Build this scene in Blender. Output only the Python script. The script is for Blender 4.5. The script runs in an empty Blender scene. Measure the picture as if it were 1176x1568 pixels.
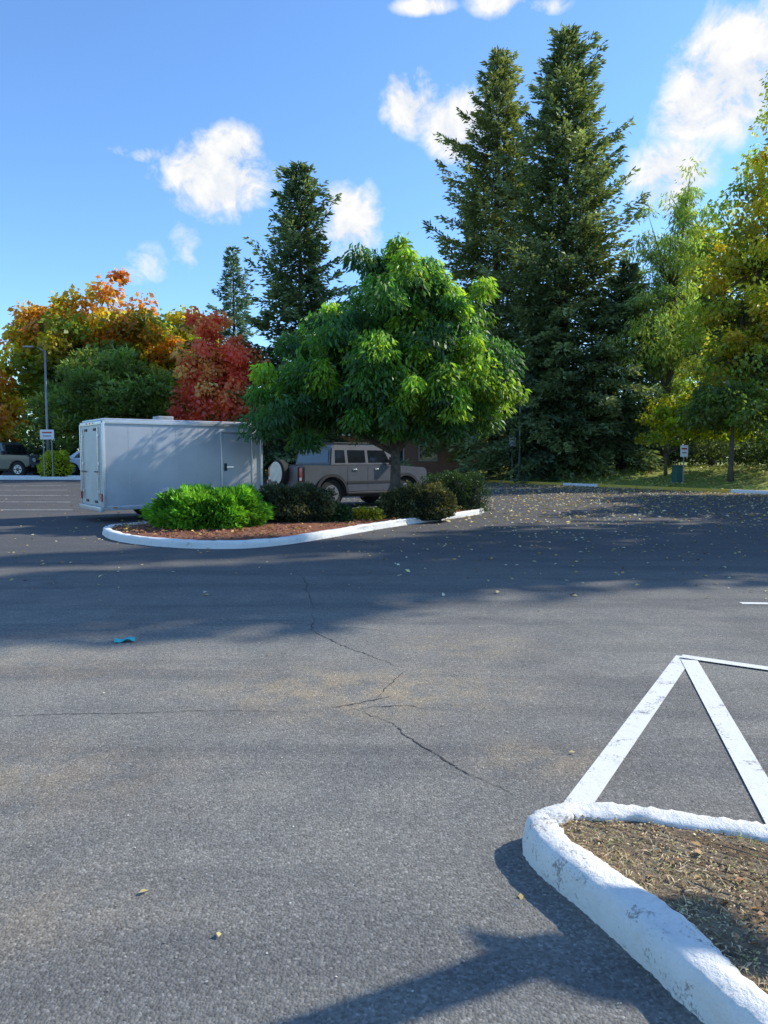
import bpy, bmesh, math, random
import numpy as np
from mathutils import Vector, Matrix
rng = np.random.default_rng(7)
random.seed(7)
S = bpy.context.scene
COL = S.collection

# ------------------------------------------------------------ terrain
KP = np.array([6.4, 49.0]); KA = np.array([.531, -.847]); KN = np.array([.847, .531])
def sst(a, b, x):
    t = np.clip((np.asarray(x, float)-a)/(b-a), 0, 1); return t*t*(3-2*t)
def dline(x, y): return (np.asarray(x)-KP[0])*KN[0]+(np.asarray(y)-KP[1])*KN[1]
def H(x, y):
    x = np.asarray(x, float); y = np.asarray(y, float)
    left = 0.03*np.clip(y-22, 0, 40)*(1-sst(-13, -3, x))
    berm = 1.1*sst(0.3, 9, dline(x, y))*sst(-60, -20, y)
    return left*(1-sst(-5, 5, dline(x, y)))+berm
def h(x, y): return float(H(x, y))

# ------------------------------------------------------------ node helpers
class NB:
    def __init__(s, nt): s.nt = nt; s.n = nt.nodes; s.l = nt.links
    def new(s, t, **k):
        nd = s.n.new(t)
        for a, b in k.items(): setattr(nd, a, b)
        return nd
    def setin(s, sock, v):
        if isinstance(v, bpy.types.NodeSocket): s.l.new(v, sock)
        else: sock.default_value = v
    def m(s, op, a, b=0.0, c=0.0, clamp=False):
        nd = s.new('ShaderNodeMath', operation=op, use_clamp=clamp)
        s.setin(nd.inputs[0], a); s.setin(nd.inputs[1], b); s.setin(nd.inputs[2], c)
        return nd.outputs[0]
    def noise(s, vec, scale, detail=4, rough=.55, dist=0):
        nd = s.new('ShaderNodeTexNoise'); s.setin(nd.inputs['Vector'], vec)
        nd.inputs['Scale'].default_value = scale; nd.inputs['Detail'].default_value = detail
        nd.inputs['Roughness'].default_value = rough; nd.inputs['Distortion'].default_value = dist
        return nd.outputs['Fac']
    def vor(s, vec, scale, out='Distance', feature='F1'):
        nd = s.new('ShaderNodeTexVoronoi', feature=feature); s.setin(nd.inputs['Vector'], vec)
        nd.inputs['Scale'].default_value = scale
        return nd.outputs[out]
    def ramp(s, f, stops):
        nd = s.new('ShaderNodeValToRGB'); s.setin(nd.inputs[0], f)
        e = nd.color_ramp.elements
        while len(e) < len(stops): e.new(.5)
        for el, (p, c) in zip(e, stops):
            el.position = p; el.color = (c[0], c[1], c[2], 1) if hasattr(c, '__len__') else (c, c, c, 1)
        return nd.outputs[0]
    def mix(s, f, a, b, blend='MIX'):
        nd = s.new('ShaderNodeMix', data_type='RGBA', blend_type=blend)
        s.setin(nd.inputs[0], f)
        for i, v in ((6, a), (7, b)):
            if isinstance(v, tuple) and len(v) == 3: v = (*v, 1)
            s.setin(nd.inputs[i], v)
        return nd.outputs[2]
    def bump(s, hgt, strength, dist):
        nd = s.new('ShaderNodeBump'); s.setin(nd.inputs['Height'], hgt)
        nd.inputs['Strength'].default_value = strength; nd.inputs['Distance'].default_value = dist
        return nd.outputs[0]
    def blobs(s, X, Y, lst):
        tot = None
        for (sx, sy, rx, ry, k) in lst:
            dx = s.m('DIVIDE', s.m('SUBTRACT', X, sx), rx); dy = s.m('DIVIDE', s.m('SUBTRACT', Y, sy), ry)
            r2 = s.m('MULTIPLY_ADD', dx, dx, s.m('MULTIPLY', dy, dy))
            g = s.m('MULTIPLY', s.m('EXPONENT', s.m('MULTIPLY', r2, -1.0)), k)
            tot = g if tot is None else s.m('MAXIMUM', tot, g)
        return tot

def mat(name):
    m = bpy.data.materials.new(name); m.use_nodes = True
    nb = NB(m.node_tree); bs = nb.n['Principled BSDF']
    geo = nb.new('ShaderNodeNewGeometry'); tc = nb.new('ShaderNodeTexCoord')
    return m, nb, bs, geo.outputs['Position'], tc.outputs['Object']

def simple(name, c, rough=.5, metal=0, var=.12, scale=6, bump=0, spec=.5, coat=0):
    m, nb, bs, pos, obj = mat(name)
    f = nb.noise(obj, scale, 5, .6)
    lo = tuple(x*(1-var*2) for x in c); hi = tuple(min(1, x*(1+var)) for x in c)
    nb.setin(bs.inputs['Base Color'], nb.ramp(f, [(.3, lo), (.7, hi)]))
    nb.setin(bs.inputs['Roughness'], nb.m('MULTIPLY_ADD', f, .2, rough-.1))
    bs.inputs['Metallic'].default_value = metal
    bs.inputs['Specular IOR Level'].default_value = spec
    bs.inputs['Coat Weight'].default_value = coat
    if bump: nb.setin(bs.inputs['Normal'], nb.bump(nb.noise(obj, scale*6, 6, .6), .6, bump))
    return m

def foliage_mat(name, trans=.38, gloss=.04):
    m = bpy.data.materials.new(name); m.use_nodes = True
    nb = NB(m.node_tree); nb.n.remove(nb.n['Principled BSDF'])
    out = nb.n['Material Output']
    at = nb.new('ShaderNodeAttribute', attribute_name='Col')
    d = nb.new('ShaderNodeBsdfDiffuse'); nb.setin(d.inputs[0], at.outputs['Color'])
    t = nb.new('ShaderNodeBsdfTranslucent')
    nb.setin(t.inputs[0], nb.mix(1.0, at.outputs['Color'], (1.9, 1.8, .8), 'MULTIPLY'))
    mx = nb.new('ShaderNodeMixShader'); mx.inputs[0].default_value = trans
    nb.l.new(d.outputs[0], mx.inputs[1]); nb.l.new(t.outputs[0], mx.inputs[2])
    g = nb.new('ShaderNodeBsdfGlossy'); g.inputs['Roughness'].default_value = .45
    g.inputs[0].default_value = (.8, .85, .8, 1)
    m2 = nb.new('ShaderNodeMixShader'); m2.inputs[0].default_value = gloss
    nb.l.new(mx.outputs[0], m2.inputs[1]); nb.l.new(g.outputs[0], m2.inputs[2])
    nb.l.new(m2.outputs[0], out.inputs[0])
    return m

# ------------------------------------------------------------ mesh helpers
def link(o, parent=None):
    COL.objects.link(o)
    if parent: o.parent = parent
    return o
def empty(name, loc=(0, 0, 0), rz=0):
    e = bpy.data.objects.new(name, None); e.location = loc; e.rotation_euler = (0, 0, rz)
    e.empty_display_size = .3
    return link(e)
def pymesh(name, v, f, m, parent=None, smooth=False):
    me = bpy.data.meshes.new(name); me.from_pydata([tuple(map(float, p)) for p in v], [], f)
    me.materials.append(m)
    if smooth: me.shade_smooth()
    me.update()
    return link(bpy.data.objects.new(name, me), parent)
def quads(name, V, C, m, parent=None):
    n = len(V); me = bpy.data.meshes.new(name)
    me.vertices.add(n*4); me.vertices.foreach_set('co', V.astype(np.float32).ravel())
    me.loops.add(n*4); me.loops.foreach_set('vertex_index', np.arange(n*4, dtype=np.int32))
    me.polygons.add(n); me.polygons.foreach_set('loop_start', np.arange(0, n*4, 4, dtype=np.int32))
    me.polygons.foreach_set('loop_total', np.full(n, 4, dtype=np.int32))
    me.update(calc_edges=True)
    a = me.attributes.new('Col', 'FLOAT_COLOR', 'POINT')
    cc = np.ones((n, 4, 4), np.float32); cc[:, :, :3] = np.clip(C, 0.002, 1)[:, None, :]
    a.data.foreach_set('color', cc.ravel())
    me.materials.append(m)
    return link(bpy.data.objects.new(name, me), parent)
def nrm(a): return a/np.maximum(np.linalg.norm(a, axis=-1, keepdims=True), 1e-9)
def leafV(P, D, L, W, up=None, fold=.12):
    n = len(P); D = nrm(D)
    R = rng.normal(size=(n, 3)) if up is None else up
    Sd = nrm(np.cross(D, R)); Nn = np.cross(Sd, D)
    L = np.broadcast_to(L, (n,))[:, None]; W = np.broadcast_to(W, (n,))[:, None]
    mid = P+D*L*.45+Nn*L*fold
    return np.stack([P, mid+Sd*W/2, P+D*L-Nn*L*.05, mid-Sd*W/2], 1)
class Tubes:
    def __init__(s): s.v = []; s.f = []
    def add(s, pts, rad, k=7):
        pts = [Vector(p) for p in pts]; b = len(s.v)
        for i, p in enumerate(pts):
            d = (pts[min(i+1, len(pts)-1)]-pts[max(i-1, 0)]).normalized()
            a = d.orthogonal().normalized() if abs(d.z) < .99 else Vector((1, 0, 0))
            if abs(d.z) >= .3: a = (Vector((1, 0, 0))-d*d.x).normalized()
            c = d.cross(a)
            for j in range(k):
                t = 2*math.pi*j/k
                s.v.append(p+(a*math.cos(t)+c*math.sin(t))*rad[i])
        for i in range(len(pts)-1):
            for j in range(k):
                s.f.append((b+i*k+j, b+i*k+(j+1) % k, b+(i+1)*k+(j+1) % k, b+(i+1)*k+j))
        s.f.append(tuple(b+(len(pts)-1)*k+j for j in range(k)))
        s.f.append(tuple(b+j for j in reversed(range(k))))
    def obj(s, name, m, parent=None): return pymesh(name, s.v, s.f, m, parent, True)
def box(name, c, sz, m, parent=None, bev=0.0, rot=None):
    bm = bmesh.new(); bmesh.ops.create_cube(bm, size=1)
    bmesh.ops.scale(bm, vec=sz, verts=bm.verts)
    if bev: bmesh.ops.bevel(bm, geom=bm.edges[:], offset=bev, segments=3, profile=.6, affect='EDGES')
    me = bpy.data.meshes.new(name); bm.to_mesh(me); bm.free(); me.materials.append(m)
    if bev: me.shade_smooth()
    o = bpy.data.objects.new(name, me); o.location = c
    if rot: o.rotation_euler = rot
    return link(o, parent)
def cyl(name, c, r, d, m, parent=None, axis='Y', k=24, bev=0.0, r2=None):
    bm = bmesh.new(); bmesh.ops.create_cone(bm, cap_ends=True, segments=k, radius1=r, radius2=r if r2 is None else r2, depth=d)
    if bev:
        bmesh.ops.bevel(bm, geom=[e for e in bm.edges if abs(e.verts[0].co.z-e.verts[1].co.z) < 1e-6], offset=bev, segments=3, affect='EDGES')
    if axis == 'Y': bmesh.ops.rotate(bm, matrix=Matrix.Rotation(math.pi/2, 3, 'X'), verts=bm.verts)
    if axis == 'X': bmesh.ops.rotate(bm, matrix=Matrix.Rotation(math.pi/2, 3, 'Y'), verts=bm.verts)
    me = bpy.data.meshes.new(name); bm.to_mesh(me); bm.free(); me.materials.append(m)
    o = bpy.data.objects.new(name, me); o.location = c
    return link(o, parent)
def prism(name, prof, y0, y1, m, parent=None, bev=0.0, taper=None):
    bm = bmesh.new(); n = len(prof)
    tp = taper or (lambda z: 0)
    A = [bm.verts.new((x, y0+tp(z), z)) for x, z in prof]
    B = [bm.verts.new((x, y1-tp(z), z)) for x, z in prof]
    bm.faces.new(A); bm.faces.new(list(reversed(B)))
    for i in range(n): bm.faces.new((A[i], B[i], B[(i+1) % n], A[(i+1) % n]))
    bmesh.ops.recalc_face_normals(bm, faces=bm.faces[:])
    if bev: bmesh.ops.bevel(bm, geom=[e for e in bm.edges if e.calc_face_angle(0) > .5], offset=bev, segments=2, affect='EDGES')
    me = bpy.data.meshes.new(name); bm.to_mesh(me); bm.free(); me.materials.append(m)
    return link(bpy.data.objects.new(name, me), parent)
def chaikin(p, n=2, closed=True):
    p = [np.array(q, float) for q in p]
    for _ in range(n):
        q = []
        rngi = range(len(p)) if closed else range(len(p)-1)
        if not closed: q.append(p[0])
        for i in rngi:
            a, b = p[i], p[(i+1) % len(p)]
            q += [a*.75+b*.25, a*.25+b*.75]
        if not closed: q.append(p[-1])
        p = q
    return p
def resample(p, step, closed=True):
    p = np.array(p)
    if closed: p = np.vstack([p, p[:1]])
    L = np.concatenate([[0], np.cumsum(np.linalg.norm(np.diff(p, axis=0), axis=1))])
    n = max(2, int(L[-1]/step)); t = np.linspace(0, L[-1], n+1)
    q = np.stack([np.interp(t, L, p[:, 0]), np.interp(t, L, p[:, 1])], 1)
    return q[:-1] if closed else q

# ------------------------------------------------------------ surface materials
def asphalt():
    m, nb, bs, pos, obj = mat('asphalt')
    sep = nb.new('ShaderNodeSeparateXYZ'); nb.l.new(pos, sep.inputs[0])
    X, Y = sep.outputs[0], sep.outputs[1]
    big = nb.noise(pos, .55, 5, .6, .6)
    med = nb.noise(pos, 2.3, 5, .6)
    c = nb.ramp(big, [(.3, (.165, .158, .140)), (.5, (.21, .200, .176)), (.72, (.27, .255, .215))])
    c = nb.mix(nb.m('MULTIPLY', nb.ramp(med, [(.42, 0.0), (.7, 1.0)]), .45), c, (.32, .29, .235))
    mp = nb.new('ShaderNodeMapping'); mp.inputs['Rotation'].default_value = (0, 0, math.radians(24)); mp.inputs['Scale'].default_value = (.12, 1.1, 1)
    nb.l.new(pos, mp.inputs[0])
    bands = nb.noise(mp.outputs[0], 1.6, 4, .55, .4)
    c = nb.mix(nb.m('MULTIPLY', nb.ramp(bands, [(.48, 0.0), (.64, 1.0)]), .5), c, (.118, .116, .112))
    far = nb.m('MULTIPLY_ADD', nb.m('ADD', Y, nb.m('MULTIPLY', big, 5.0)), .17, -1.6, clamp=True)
    c = nb.mix(nb.m('MULTIPLY', far, .75), c, (.080, .078, .080))  # distant asphalt darkened; partly tree shade put into the colour
    tot = nb.blobs(X, Y, [(-.15, 5.0, 1.0, .55, .8), (.85, 3.85, .4, .25, .55), (.7, 6.2, .6, .5, .45), (-1.9, 3.6, .9, .5, .4), (-2.6, 5.6, 1.2, .6, .3), (-1.3, 2.5, .5, .3, .3)])
    st = nb.m('MULTIPLY', tot, nb.ramp(nb.noise(pos, 3.5, 7, .65), [(.38, .1), (.6, 1.0)]))
    c = nb.mix(st, c, (.42, .32, .20))
    v = nb.vor(pos, 95, 'Color'); sv = nb.new('ShaderNodeSeparateColor'); nb.l.new(v, sv.inputs[0])
    agg = nb.ramp(sv.outputs[0], [(0, .55), (.5, .95), (.85, 1.15), (1, 1.7)])
    c = nb.mix(.7, c, agg, 'MULTIPLY')
    fine = nb.noise(pos, 40, 4, .7)
    c = nb.mix(.7, c, nb.ramp(fine, [(.3, .7), (.7, 1.25)]), 'MULTIPLY')
    sp = nb.vor(pos, .8, 'Distance')
    spd = nb.m('MULTIPLY', nb.ramp(nb.m('MULTIPLY_ADD', nb.noise(pos, 9, 4, .6), .25, sp), [(.15, 1.0), (.24, 0.0)]), .45)
    c = nb.mix(spd, c, (.07, .07, .07))
    nb.setin(bs.inputs['Base Color'], c)
    bs.inputs['Roughness'].default_value = .88; bs.inputs['Specular IOR Level'].default_value = .22
    hh = nb.m('ADD', nb.m('MULTIPLY', nb.vor(pos, 95), -1.0), nb.m('MULTIPLY', nb.noise(pos, 160, 3, .7), .7))
    nb.setin(bs.inputs['Normal'], nb.bump(hh, .75, .006))
    return m
def painted(name, c, wear=.5, under=(.12, .12, .12), scale=14, bumpd=.004):
    m, nb, bs, pos, obj = mat(name)
    f = nb.m('MULTIPLY_ADD', nb.noise(pos, scale*5, 4, .7), .4, nb.m('MULTIPLY', nb.noise(pos, scale*.35, 5, .7), .6))
    t = .34+.12*wear
    w = nb.ramp(f, [(t-.03, 1.0), (t+.03, 0.0)])
    col = nb.mix(nb.m('MULTIPLY', nb.noise(pos, 7, 6, .7), .6), c, tuple(x*.7 for x in c))
    col = nb.mix(w, col, under)
    nb.setin(bs.inputs['Base Color'], col); bs.inputs['Roughness'].default_value = .8
    nb.setin(bs.inputs['Normal'], nb.bump(nb.m('ADD', nb.noise(pos, 60, 5, .7), nb.m('MULTIPLY', nb.noise(pos, 14, 4, .6), 2.0)), .7, bumpd))
    return m
def earth(name, a, b, c, sc=3.0, bump=.02):
    m, nb, bs, pos, obj = mat(name)
    f = nb.noise(pos, sc, 8, .7); g = nb.noise(pos, sc*9, 5, .7)
    col = nb.ramp(nb.m('MULTIPLY_ADD', g, .5, nb.m('MULTIPLY', f, .5)), [(.35, a), (.5, b), (.65, c)])
    nb.setin(bs.inputs['Base Color'], col); bs.inputs['Roughness'].default_value = .95
    nb.setin(bs.inputs['Normal'], nb.bump(g, .8, bump))
    return m
M_asph = asphalt()
M_line = painted('white_road_paint', (.82, .80, .73), .65, (.24, .23, .21), scale=18, bumpd=.003)
M_lineold = painted('worn_road_paint', (.6, .6, .56), 1.0, (.1, .1, .1))
M_kerb = painted('white_kerb_paint', (.88, .86, .80), .4, (.30, .28, .25), scale=9, bumpd=.012)
M_kerbn = painted('chipped_kerb_paint', (.92, .88, .79), .55, (.36, .33, .28), scale=16, bumpd=.014)
M_kerby = painted('yellow_kerb_paint', (.72, .46, .05), .6, (.5, .48, .42))
M_grass = earth('grass', (.09, .13, .02), (.23, .28, .04), (.42, .37, .11))
M_soil = earth('dry_soil', (.14, .095, .055), (.28, .20, .12), (.40, .31, .20), 6, .03)
M_mulch = earth('bark_mulch', (.09, .028, .016), (.25, .09, .05), (.38, .18, .09), 6, .03)
M_fol = foliage_mat('foliage', .45); M_folc = foliage_mat('conifer_foliage', .3, .03)
M_fols = foliage_mat('shrub_foliage', .3, .03)
M_litter = foliage_mat('leaf_litter_mat', .1, .02)
M_bark = simple('bark', (.13, .10, .075), .9, scale=9, var=.3, bump=.03)
M_barkd = simple('dark_bark', (.08, .06, .045), .9, scale=9, var=.3, bump=.03)
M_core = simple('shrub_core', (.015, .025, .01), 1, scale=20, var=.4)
M_tar = simple('crack_fill', (.05, .044, .038), .9, scale=20)

# ------------------------------------------------------------ ground
def grid_sheet(name, xs, ys, m, f, dz):
    X, Y = np.meshgrid(xs, ys); x, y = f(X.ravel(), Y.ravel())
    z = H(x, y)+(dz(x, y) if callable(dz) else dz)
    n = len(xs); k = len(ys)
    F = [(j*n+i, j*n+i+1, (j+1)*n+i+1, (j+1)*n+i) for j in range(k-1) for i in range(n-1)]
    return pymesh(name, np.stack([x, y, z], 1), F, m, None, True)
ax = np.concatenate([[-900, -500, -250, -150], np.arange(-100, 100.1, 2.5), [150, 250, 500, 900]])
grid_sheet('ground', ax, ax+40, M_grass, lambda x, y: (x, y), lambda x, y: -.06*(1-sst(-.3, .3, dline(x, y))))
def rot(s, d): return KP[0]+KA[0]*s+KN[0]*d, KP[1]+KA[1]*s+KN[1]*d
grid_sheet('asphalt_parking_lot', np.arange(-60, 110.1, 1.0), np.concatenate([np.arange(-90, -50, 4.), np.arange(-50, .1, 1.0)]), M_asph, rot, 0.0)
xs = np.arange(-90, -1, 2.0)
grid_sheet('grass_verge', xs, np.arange(47, 90, 2.0), M_grass, lambda x, y: (x, y), .03)

def strip(name, pts, w, m, dz=.004, step=.5, jit=0.0, parent=None, taper=False):
    p = resample(pts, step, False); n = len(p)
    t = np.gradient(p, axis=0); t /= np.linalg.norm(t, axis=1, keepdims=True); nn = np.stack([-t[:, 1], t[:, 0]], 1)
    ww = np.full(n, w/2)
    if jit: p = p+nn*np.cumsum(rng.normal(size=(n, 1)), 0)*jit*.45+nn*rng.normal(size=(n, 1))*jit*.6; ww = ww*rng.uniform(.35, 1.5, n)
    if taper: ww = ww*np.sin(np.linspace(.12, math.pi-.12, n))
    V = []; F = []
    for i in range(n):
        for sgn in (-1, 1):
            q = p[i]+nn[i]*ww[i]*sgn; V.append((q[0], q[1], h(*q)+dz))
    for i in range(n-1): F.append((2*i, 2*i+1, 2*i+3, 2*i+2))
    return pymesh(name, V, F, m, parent)

mk = empty('painted_parking_lines')
strip('hatch_left', [(.89, 3.3), (2.42, 5.86)], .125, M_line, .004, .2, parent=mk)
strip('hatch_right', [(1.70, 3.0), (2.41, 5.74)], .125, M_line, .008, .2, parent=mk)
strip('hatch_top', [(2.39, 5.84), (2.95, 5.46), (7, 2.8)], .105, M_line, .012, .2, parent=mk)
strip('bay_line', [(3.93, 8.05), (9, 7.7)], .1, M_line, .004, .5, parent=mk)
for i in range(6):
    strip('left_bay', [(-30, 22+i*2.7), (-9.5-i*1.2, 22.5+i*2.7)], .10, M_lineold, .006, 1, parent=mk)
for i in range(8):
    s0 = -6+i*3.0
    a = rot(s0, -.5); b = rot(s0-2.2, -5.5)
    strip('right_bay', [a, b], .10, M_lineold, .006, 1, parent=mk)

def crack(pts, w=.012):
    return strip('crack', pts, w, M_tar, .003, .03, .010, parent=ck, taper=True)
ck = empty('pavement_cracks')
crack([(-.75, 7.6), (-.62, 6.8), (-.2, 6.1), (.22, 5.55)], .009)
crack([(-.2, 4.62), (.05, 4.35), (.25, 4.0), (.45, 3.65), (.68, 3.4)], .009)
crack([(-3.2, 4.35), (-2.2, 4.5), (-1.1, 4.62), (-.2, 4.65)], .006)
crack([(-1.3, 10.5), (-1.0, 9.3), (-.75, 7.6)], .009)
crack([(-.35, 4.64), (-.15, 4.72), (.05, 4.86)], .014)
crack([(-.2, 4.62), (.12, 4.68), (.3, 4.6)], .008)
crack([(-.05, 4.8), (.02, 5.1), (.2, 5.5)], .006)
crack([(-.62, 6.8), (-.3, 6.9), (.1, 6.75)], .006)

# ------------------------------------------------------------ kerbs and islands
def kerb_ring(name, outer, m, width=.15, hgt=.13, step=.08, rough=.006, closed=True, parent=None, lump=1.0):
    p = resample(outer, step, closed); n = len(p)
    t = (np.roll(p, -1, 0)-np.roll(p, 1, 0)) if closed else np.gradient(p, axis=0)
    t /= np.linalg.norm(t, axis=1, keepdims=True); nn = np.stack([-t[:, 1], t[:, 0]], 1)
    area = np.sum(p[:, 0]*np.roll(p[:, 1], -1)-np.roll(p[:, 0], -1)*p[:, 1])
    if closed and area < 0: nn = -nn
    prof = [(0, -.03), (.004, .3*hgt), (.008, .7*hgt), (.016, .9*hgt), (.035, hgt), (width*.5, hgt*1.02), (width-.03, hgt), (width-.008, hgt*.9), (width, -.03)]
    k = len(prof); V = np.zeros((n, k, 3))
    def lownoise(st):
        kk = np.arange(0, n+st, st)
        return np.interp(np.arange(n), kk, rng.normal(size=len(kk)))
    for j, (o, z) in enumerate(prof):
        low = lownoise(5)*.45+lownoise(17)*.5
        inner = 2.2 if j >= k-3 else 1.0
        q = p+nn*(o+rng.normal(size=(n, 1))*rough*.5+low[:, None]*rough*lump*inner)
        V[:, j, :2] = q; V[:, j, 2] = H(p[:, 0], p[:, 1])+z+(rng.normal(size=n)*rough*.4+low*rough*.6*lump if z > 0 else 0)
    F = []
    for i in range(n if closed else n-1):
        i2 = (i+1) % n
        for j in range(k-1): F.append((i*k+j, i*k+j+1, i2*k+j+1, i2*k+j))
    return pymesh(name, V.reshape(-1, 3), F, m, parent, True), p, nn
def fill(name, p, nn, off, z, m, parent, dome=.05):
    q = p+nn*off; c = q.mean(0); V = []; F = []; rings = 8; n = len(q)
    for r in range(rings):
        f = 1-r/rings
        for i in range(n):
            a = c+(q[i]-c)*f; V.append((a[0], a[1], h(*a)+z+dome*(1-f*f)+(random.gauss(0, .006) if r else 0)))
    V.append((c[0], c[1], h(*c)+z+dome))
    for r in range(rings-1):
        for i in range(n):
            j = (i+1) % n; F.append((r*n+i, r*n+j, (r+1)*n+j, (r+1)*n+i))
    for i in range(n): F.append(((rings-1)*n+i, (rings-1)*n+(i+1) % n, rings*n))
    return pymesh(name, V, F, m, parent, True)

isl = empty('planted_kerb_island')
OUT = chaikin([(-6.2, 16.0), (-5.3, 14.2), (-4.0, 13.15), (-2.8, 12.8), (-1.9, 13.3), (-1.1, 14.7), (.2, 17.1), (1.55, 19.0), (2.85, 21.0), (3.0, 22.3), (2.0, 22.7), (.2, 21.3), (-1.7, 19.3), (-3.6, 17.9), (-5.4, 17.0)], 2)
_, ip, inn = kerb_ring('kerb', OUT, M_kerb, .17, .14, .10, .010, parent=isl)
fill('mulch_bed', ip, inn, .12, .10, M_mulch, isl, .08)

near = empty('near_kerb_island')
NO = chaikin([(.565, 3.0), (.57, 2.78), (.68, 2.54), (.78, 2.32), (.90, 1.98), (1.06, 1.55), (1.3, .9), (1.7, 0), (6, -1), (6, 1.5), (1.55, 2.90), (.86, 3.15)], 2)
_, np_, nn_ = kerb_ring('kerb', NO, M_kerbn, .145, .13, .02, .006, parent=near, lump=1.7)
fill('soil', np_, nn_, .11, .105, M_soil, near, .05)

bk = empty('boundary_kerb')
for i in range(32):
    a = rot(-34+i*2.6, .0); b = rot(-34+i*2.6+2.58, .0)
    kerb_ring('kerb_segment', [b, a], M_kerby if i in (13, 14, 15, 17, 18, 19, 21) else M_kerb, .22, .16, .5, .004, closed=False, parent=bk)
lk = empty('left_lot_kerb')
kerb_ring('kerb', [(-40, 38.4), (-11, 37.6)], M_kerb, .2, .15, .5, .004, closed=False, parent=lk)
kerb_ring('kerb_back', [(-11, 38.9), (-40, 39.9)], M_kerb, .2, .15, .5, .004, closed=False, parent=lk)

# ------------------------------------------------------------ trees
def broadleaf(name, bx, by, lobes, pal, nclump=220, per=220, cr=.6, L=.16, W=.08, droop=.5, trunk_r=.2, trunk_top=None, shell=.55, barkm=None, squash=.75, lean=0, hcol=None, gain=1.9):
    e = empty(name, (bx, by, h(bx, by)-.05))
    T = Tubes(); tops = trunk_top or min(l[2] for l in lobes)
    fork = Vector((lean*.3, 0, tops))
    T.add([(0, 0, -.1), (lean*.05, .03, tops*.3), (lean*.15, -.02, tops*.65), tuple(fork)], [trunk_r*1.35, trunk_r, trunk_r*.9, trunk_r*.8], 10)
    vol = np.array([l[3]*l[4]*l[5] for l in lobes])**.75; pr = vol/vol.sum()
    Pc = []; Lb = []
    for i in range(nclump):
        k = rng.choice(len(lobes), p=pr); l = lobes[k]
        d = nrm(rng.normal(size=3)); r = shell+(1.0-shell)*rng.random()**.7
        if rng.random() < .2: r = rng.uniform(.2, shell)
        q = np.array(l[:3])+d*np.array(l[3:6])*r*(1+.12*rng.normal())
        Pc.append(q); Lb.append(k)
    Pc = np.array(Pc)
    for k, l in enumerate(lobes):
        c = Vector(l[:3]); mid = fork.lerp(c, .5)+Vector((rng.normal()*.15, rng.normal()*.15, -.12*l[5]))
        T.add([tuple(fork-Vector((0, 0, .1))), tuple(mid), tuple(c), tuple(c+Vector((0, 0, l[5]*.6)))], [trunk_r*.55, trunk_r*.4, trunk_r*.25, .02], 6)
    for i in range(0, nclump, 2):
        c = Vector(lobes[Lb[i]][:3]); p = Vector(Pc[i]); s = c.lerp(p, .15)
        mid = s.lerp(p, .5)+Vector((0, 0, .1))
        T.add([tuple(s), tuple(mid), tuple(p)], [trunk_r*.14+.012, trunk_r*.09+.008, .006], 4)
    T.obj('trunk_and_limbs', barkm or M_bark, e)
    m = rng.poisson(per, nclump)*1; idx = np.repeat(np.arange(nclump), m); n = len(idx)
    rad = cr*rng.uniform(.6, 1.35, nclump)
    off = nrm(rng.normal(size=(n, 3)))*(rng.random(n)**.45)[:, None]
    off[:, 2] *= squash
    P = Pc[idx]+off*rad[idx][:, None]
    P[:, 2] -= droop*.5*(off[:, 0]**2+off[:, 1]**2)*rad[idx]
    out = off.copy(); out[:, 2] = -droop+.25*off[:, 2]
    D = out+rng.normal(size=(n, 3))*.35
    cc = np.array(pal)*gain
    ci = rng.integers(0, len(pal), nclump)
    if hcol is not None: ci = np.array([hcol(q) for q in Pc])
    base = cc[ci]*(1+rng.normal(size=(nclump, 1))*.2)
    C = base[idx]*(1+rng.normal(size=(n, 1))*.2)*(1+rng.normal(size=(n, 3))*.08)
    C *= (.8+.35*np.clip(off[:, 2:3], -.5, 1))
    C = np.clip(C, .004, .75)
    LL = L*rng.uniform(.6, 1.35, n)
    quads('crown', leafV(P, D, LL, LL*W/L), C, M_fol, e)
    return e

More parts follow.
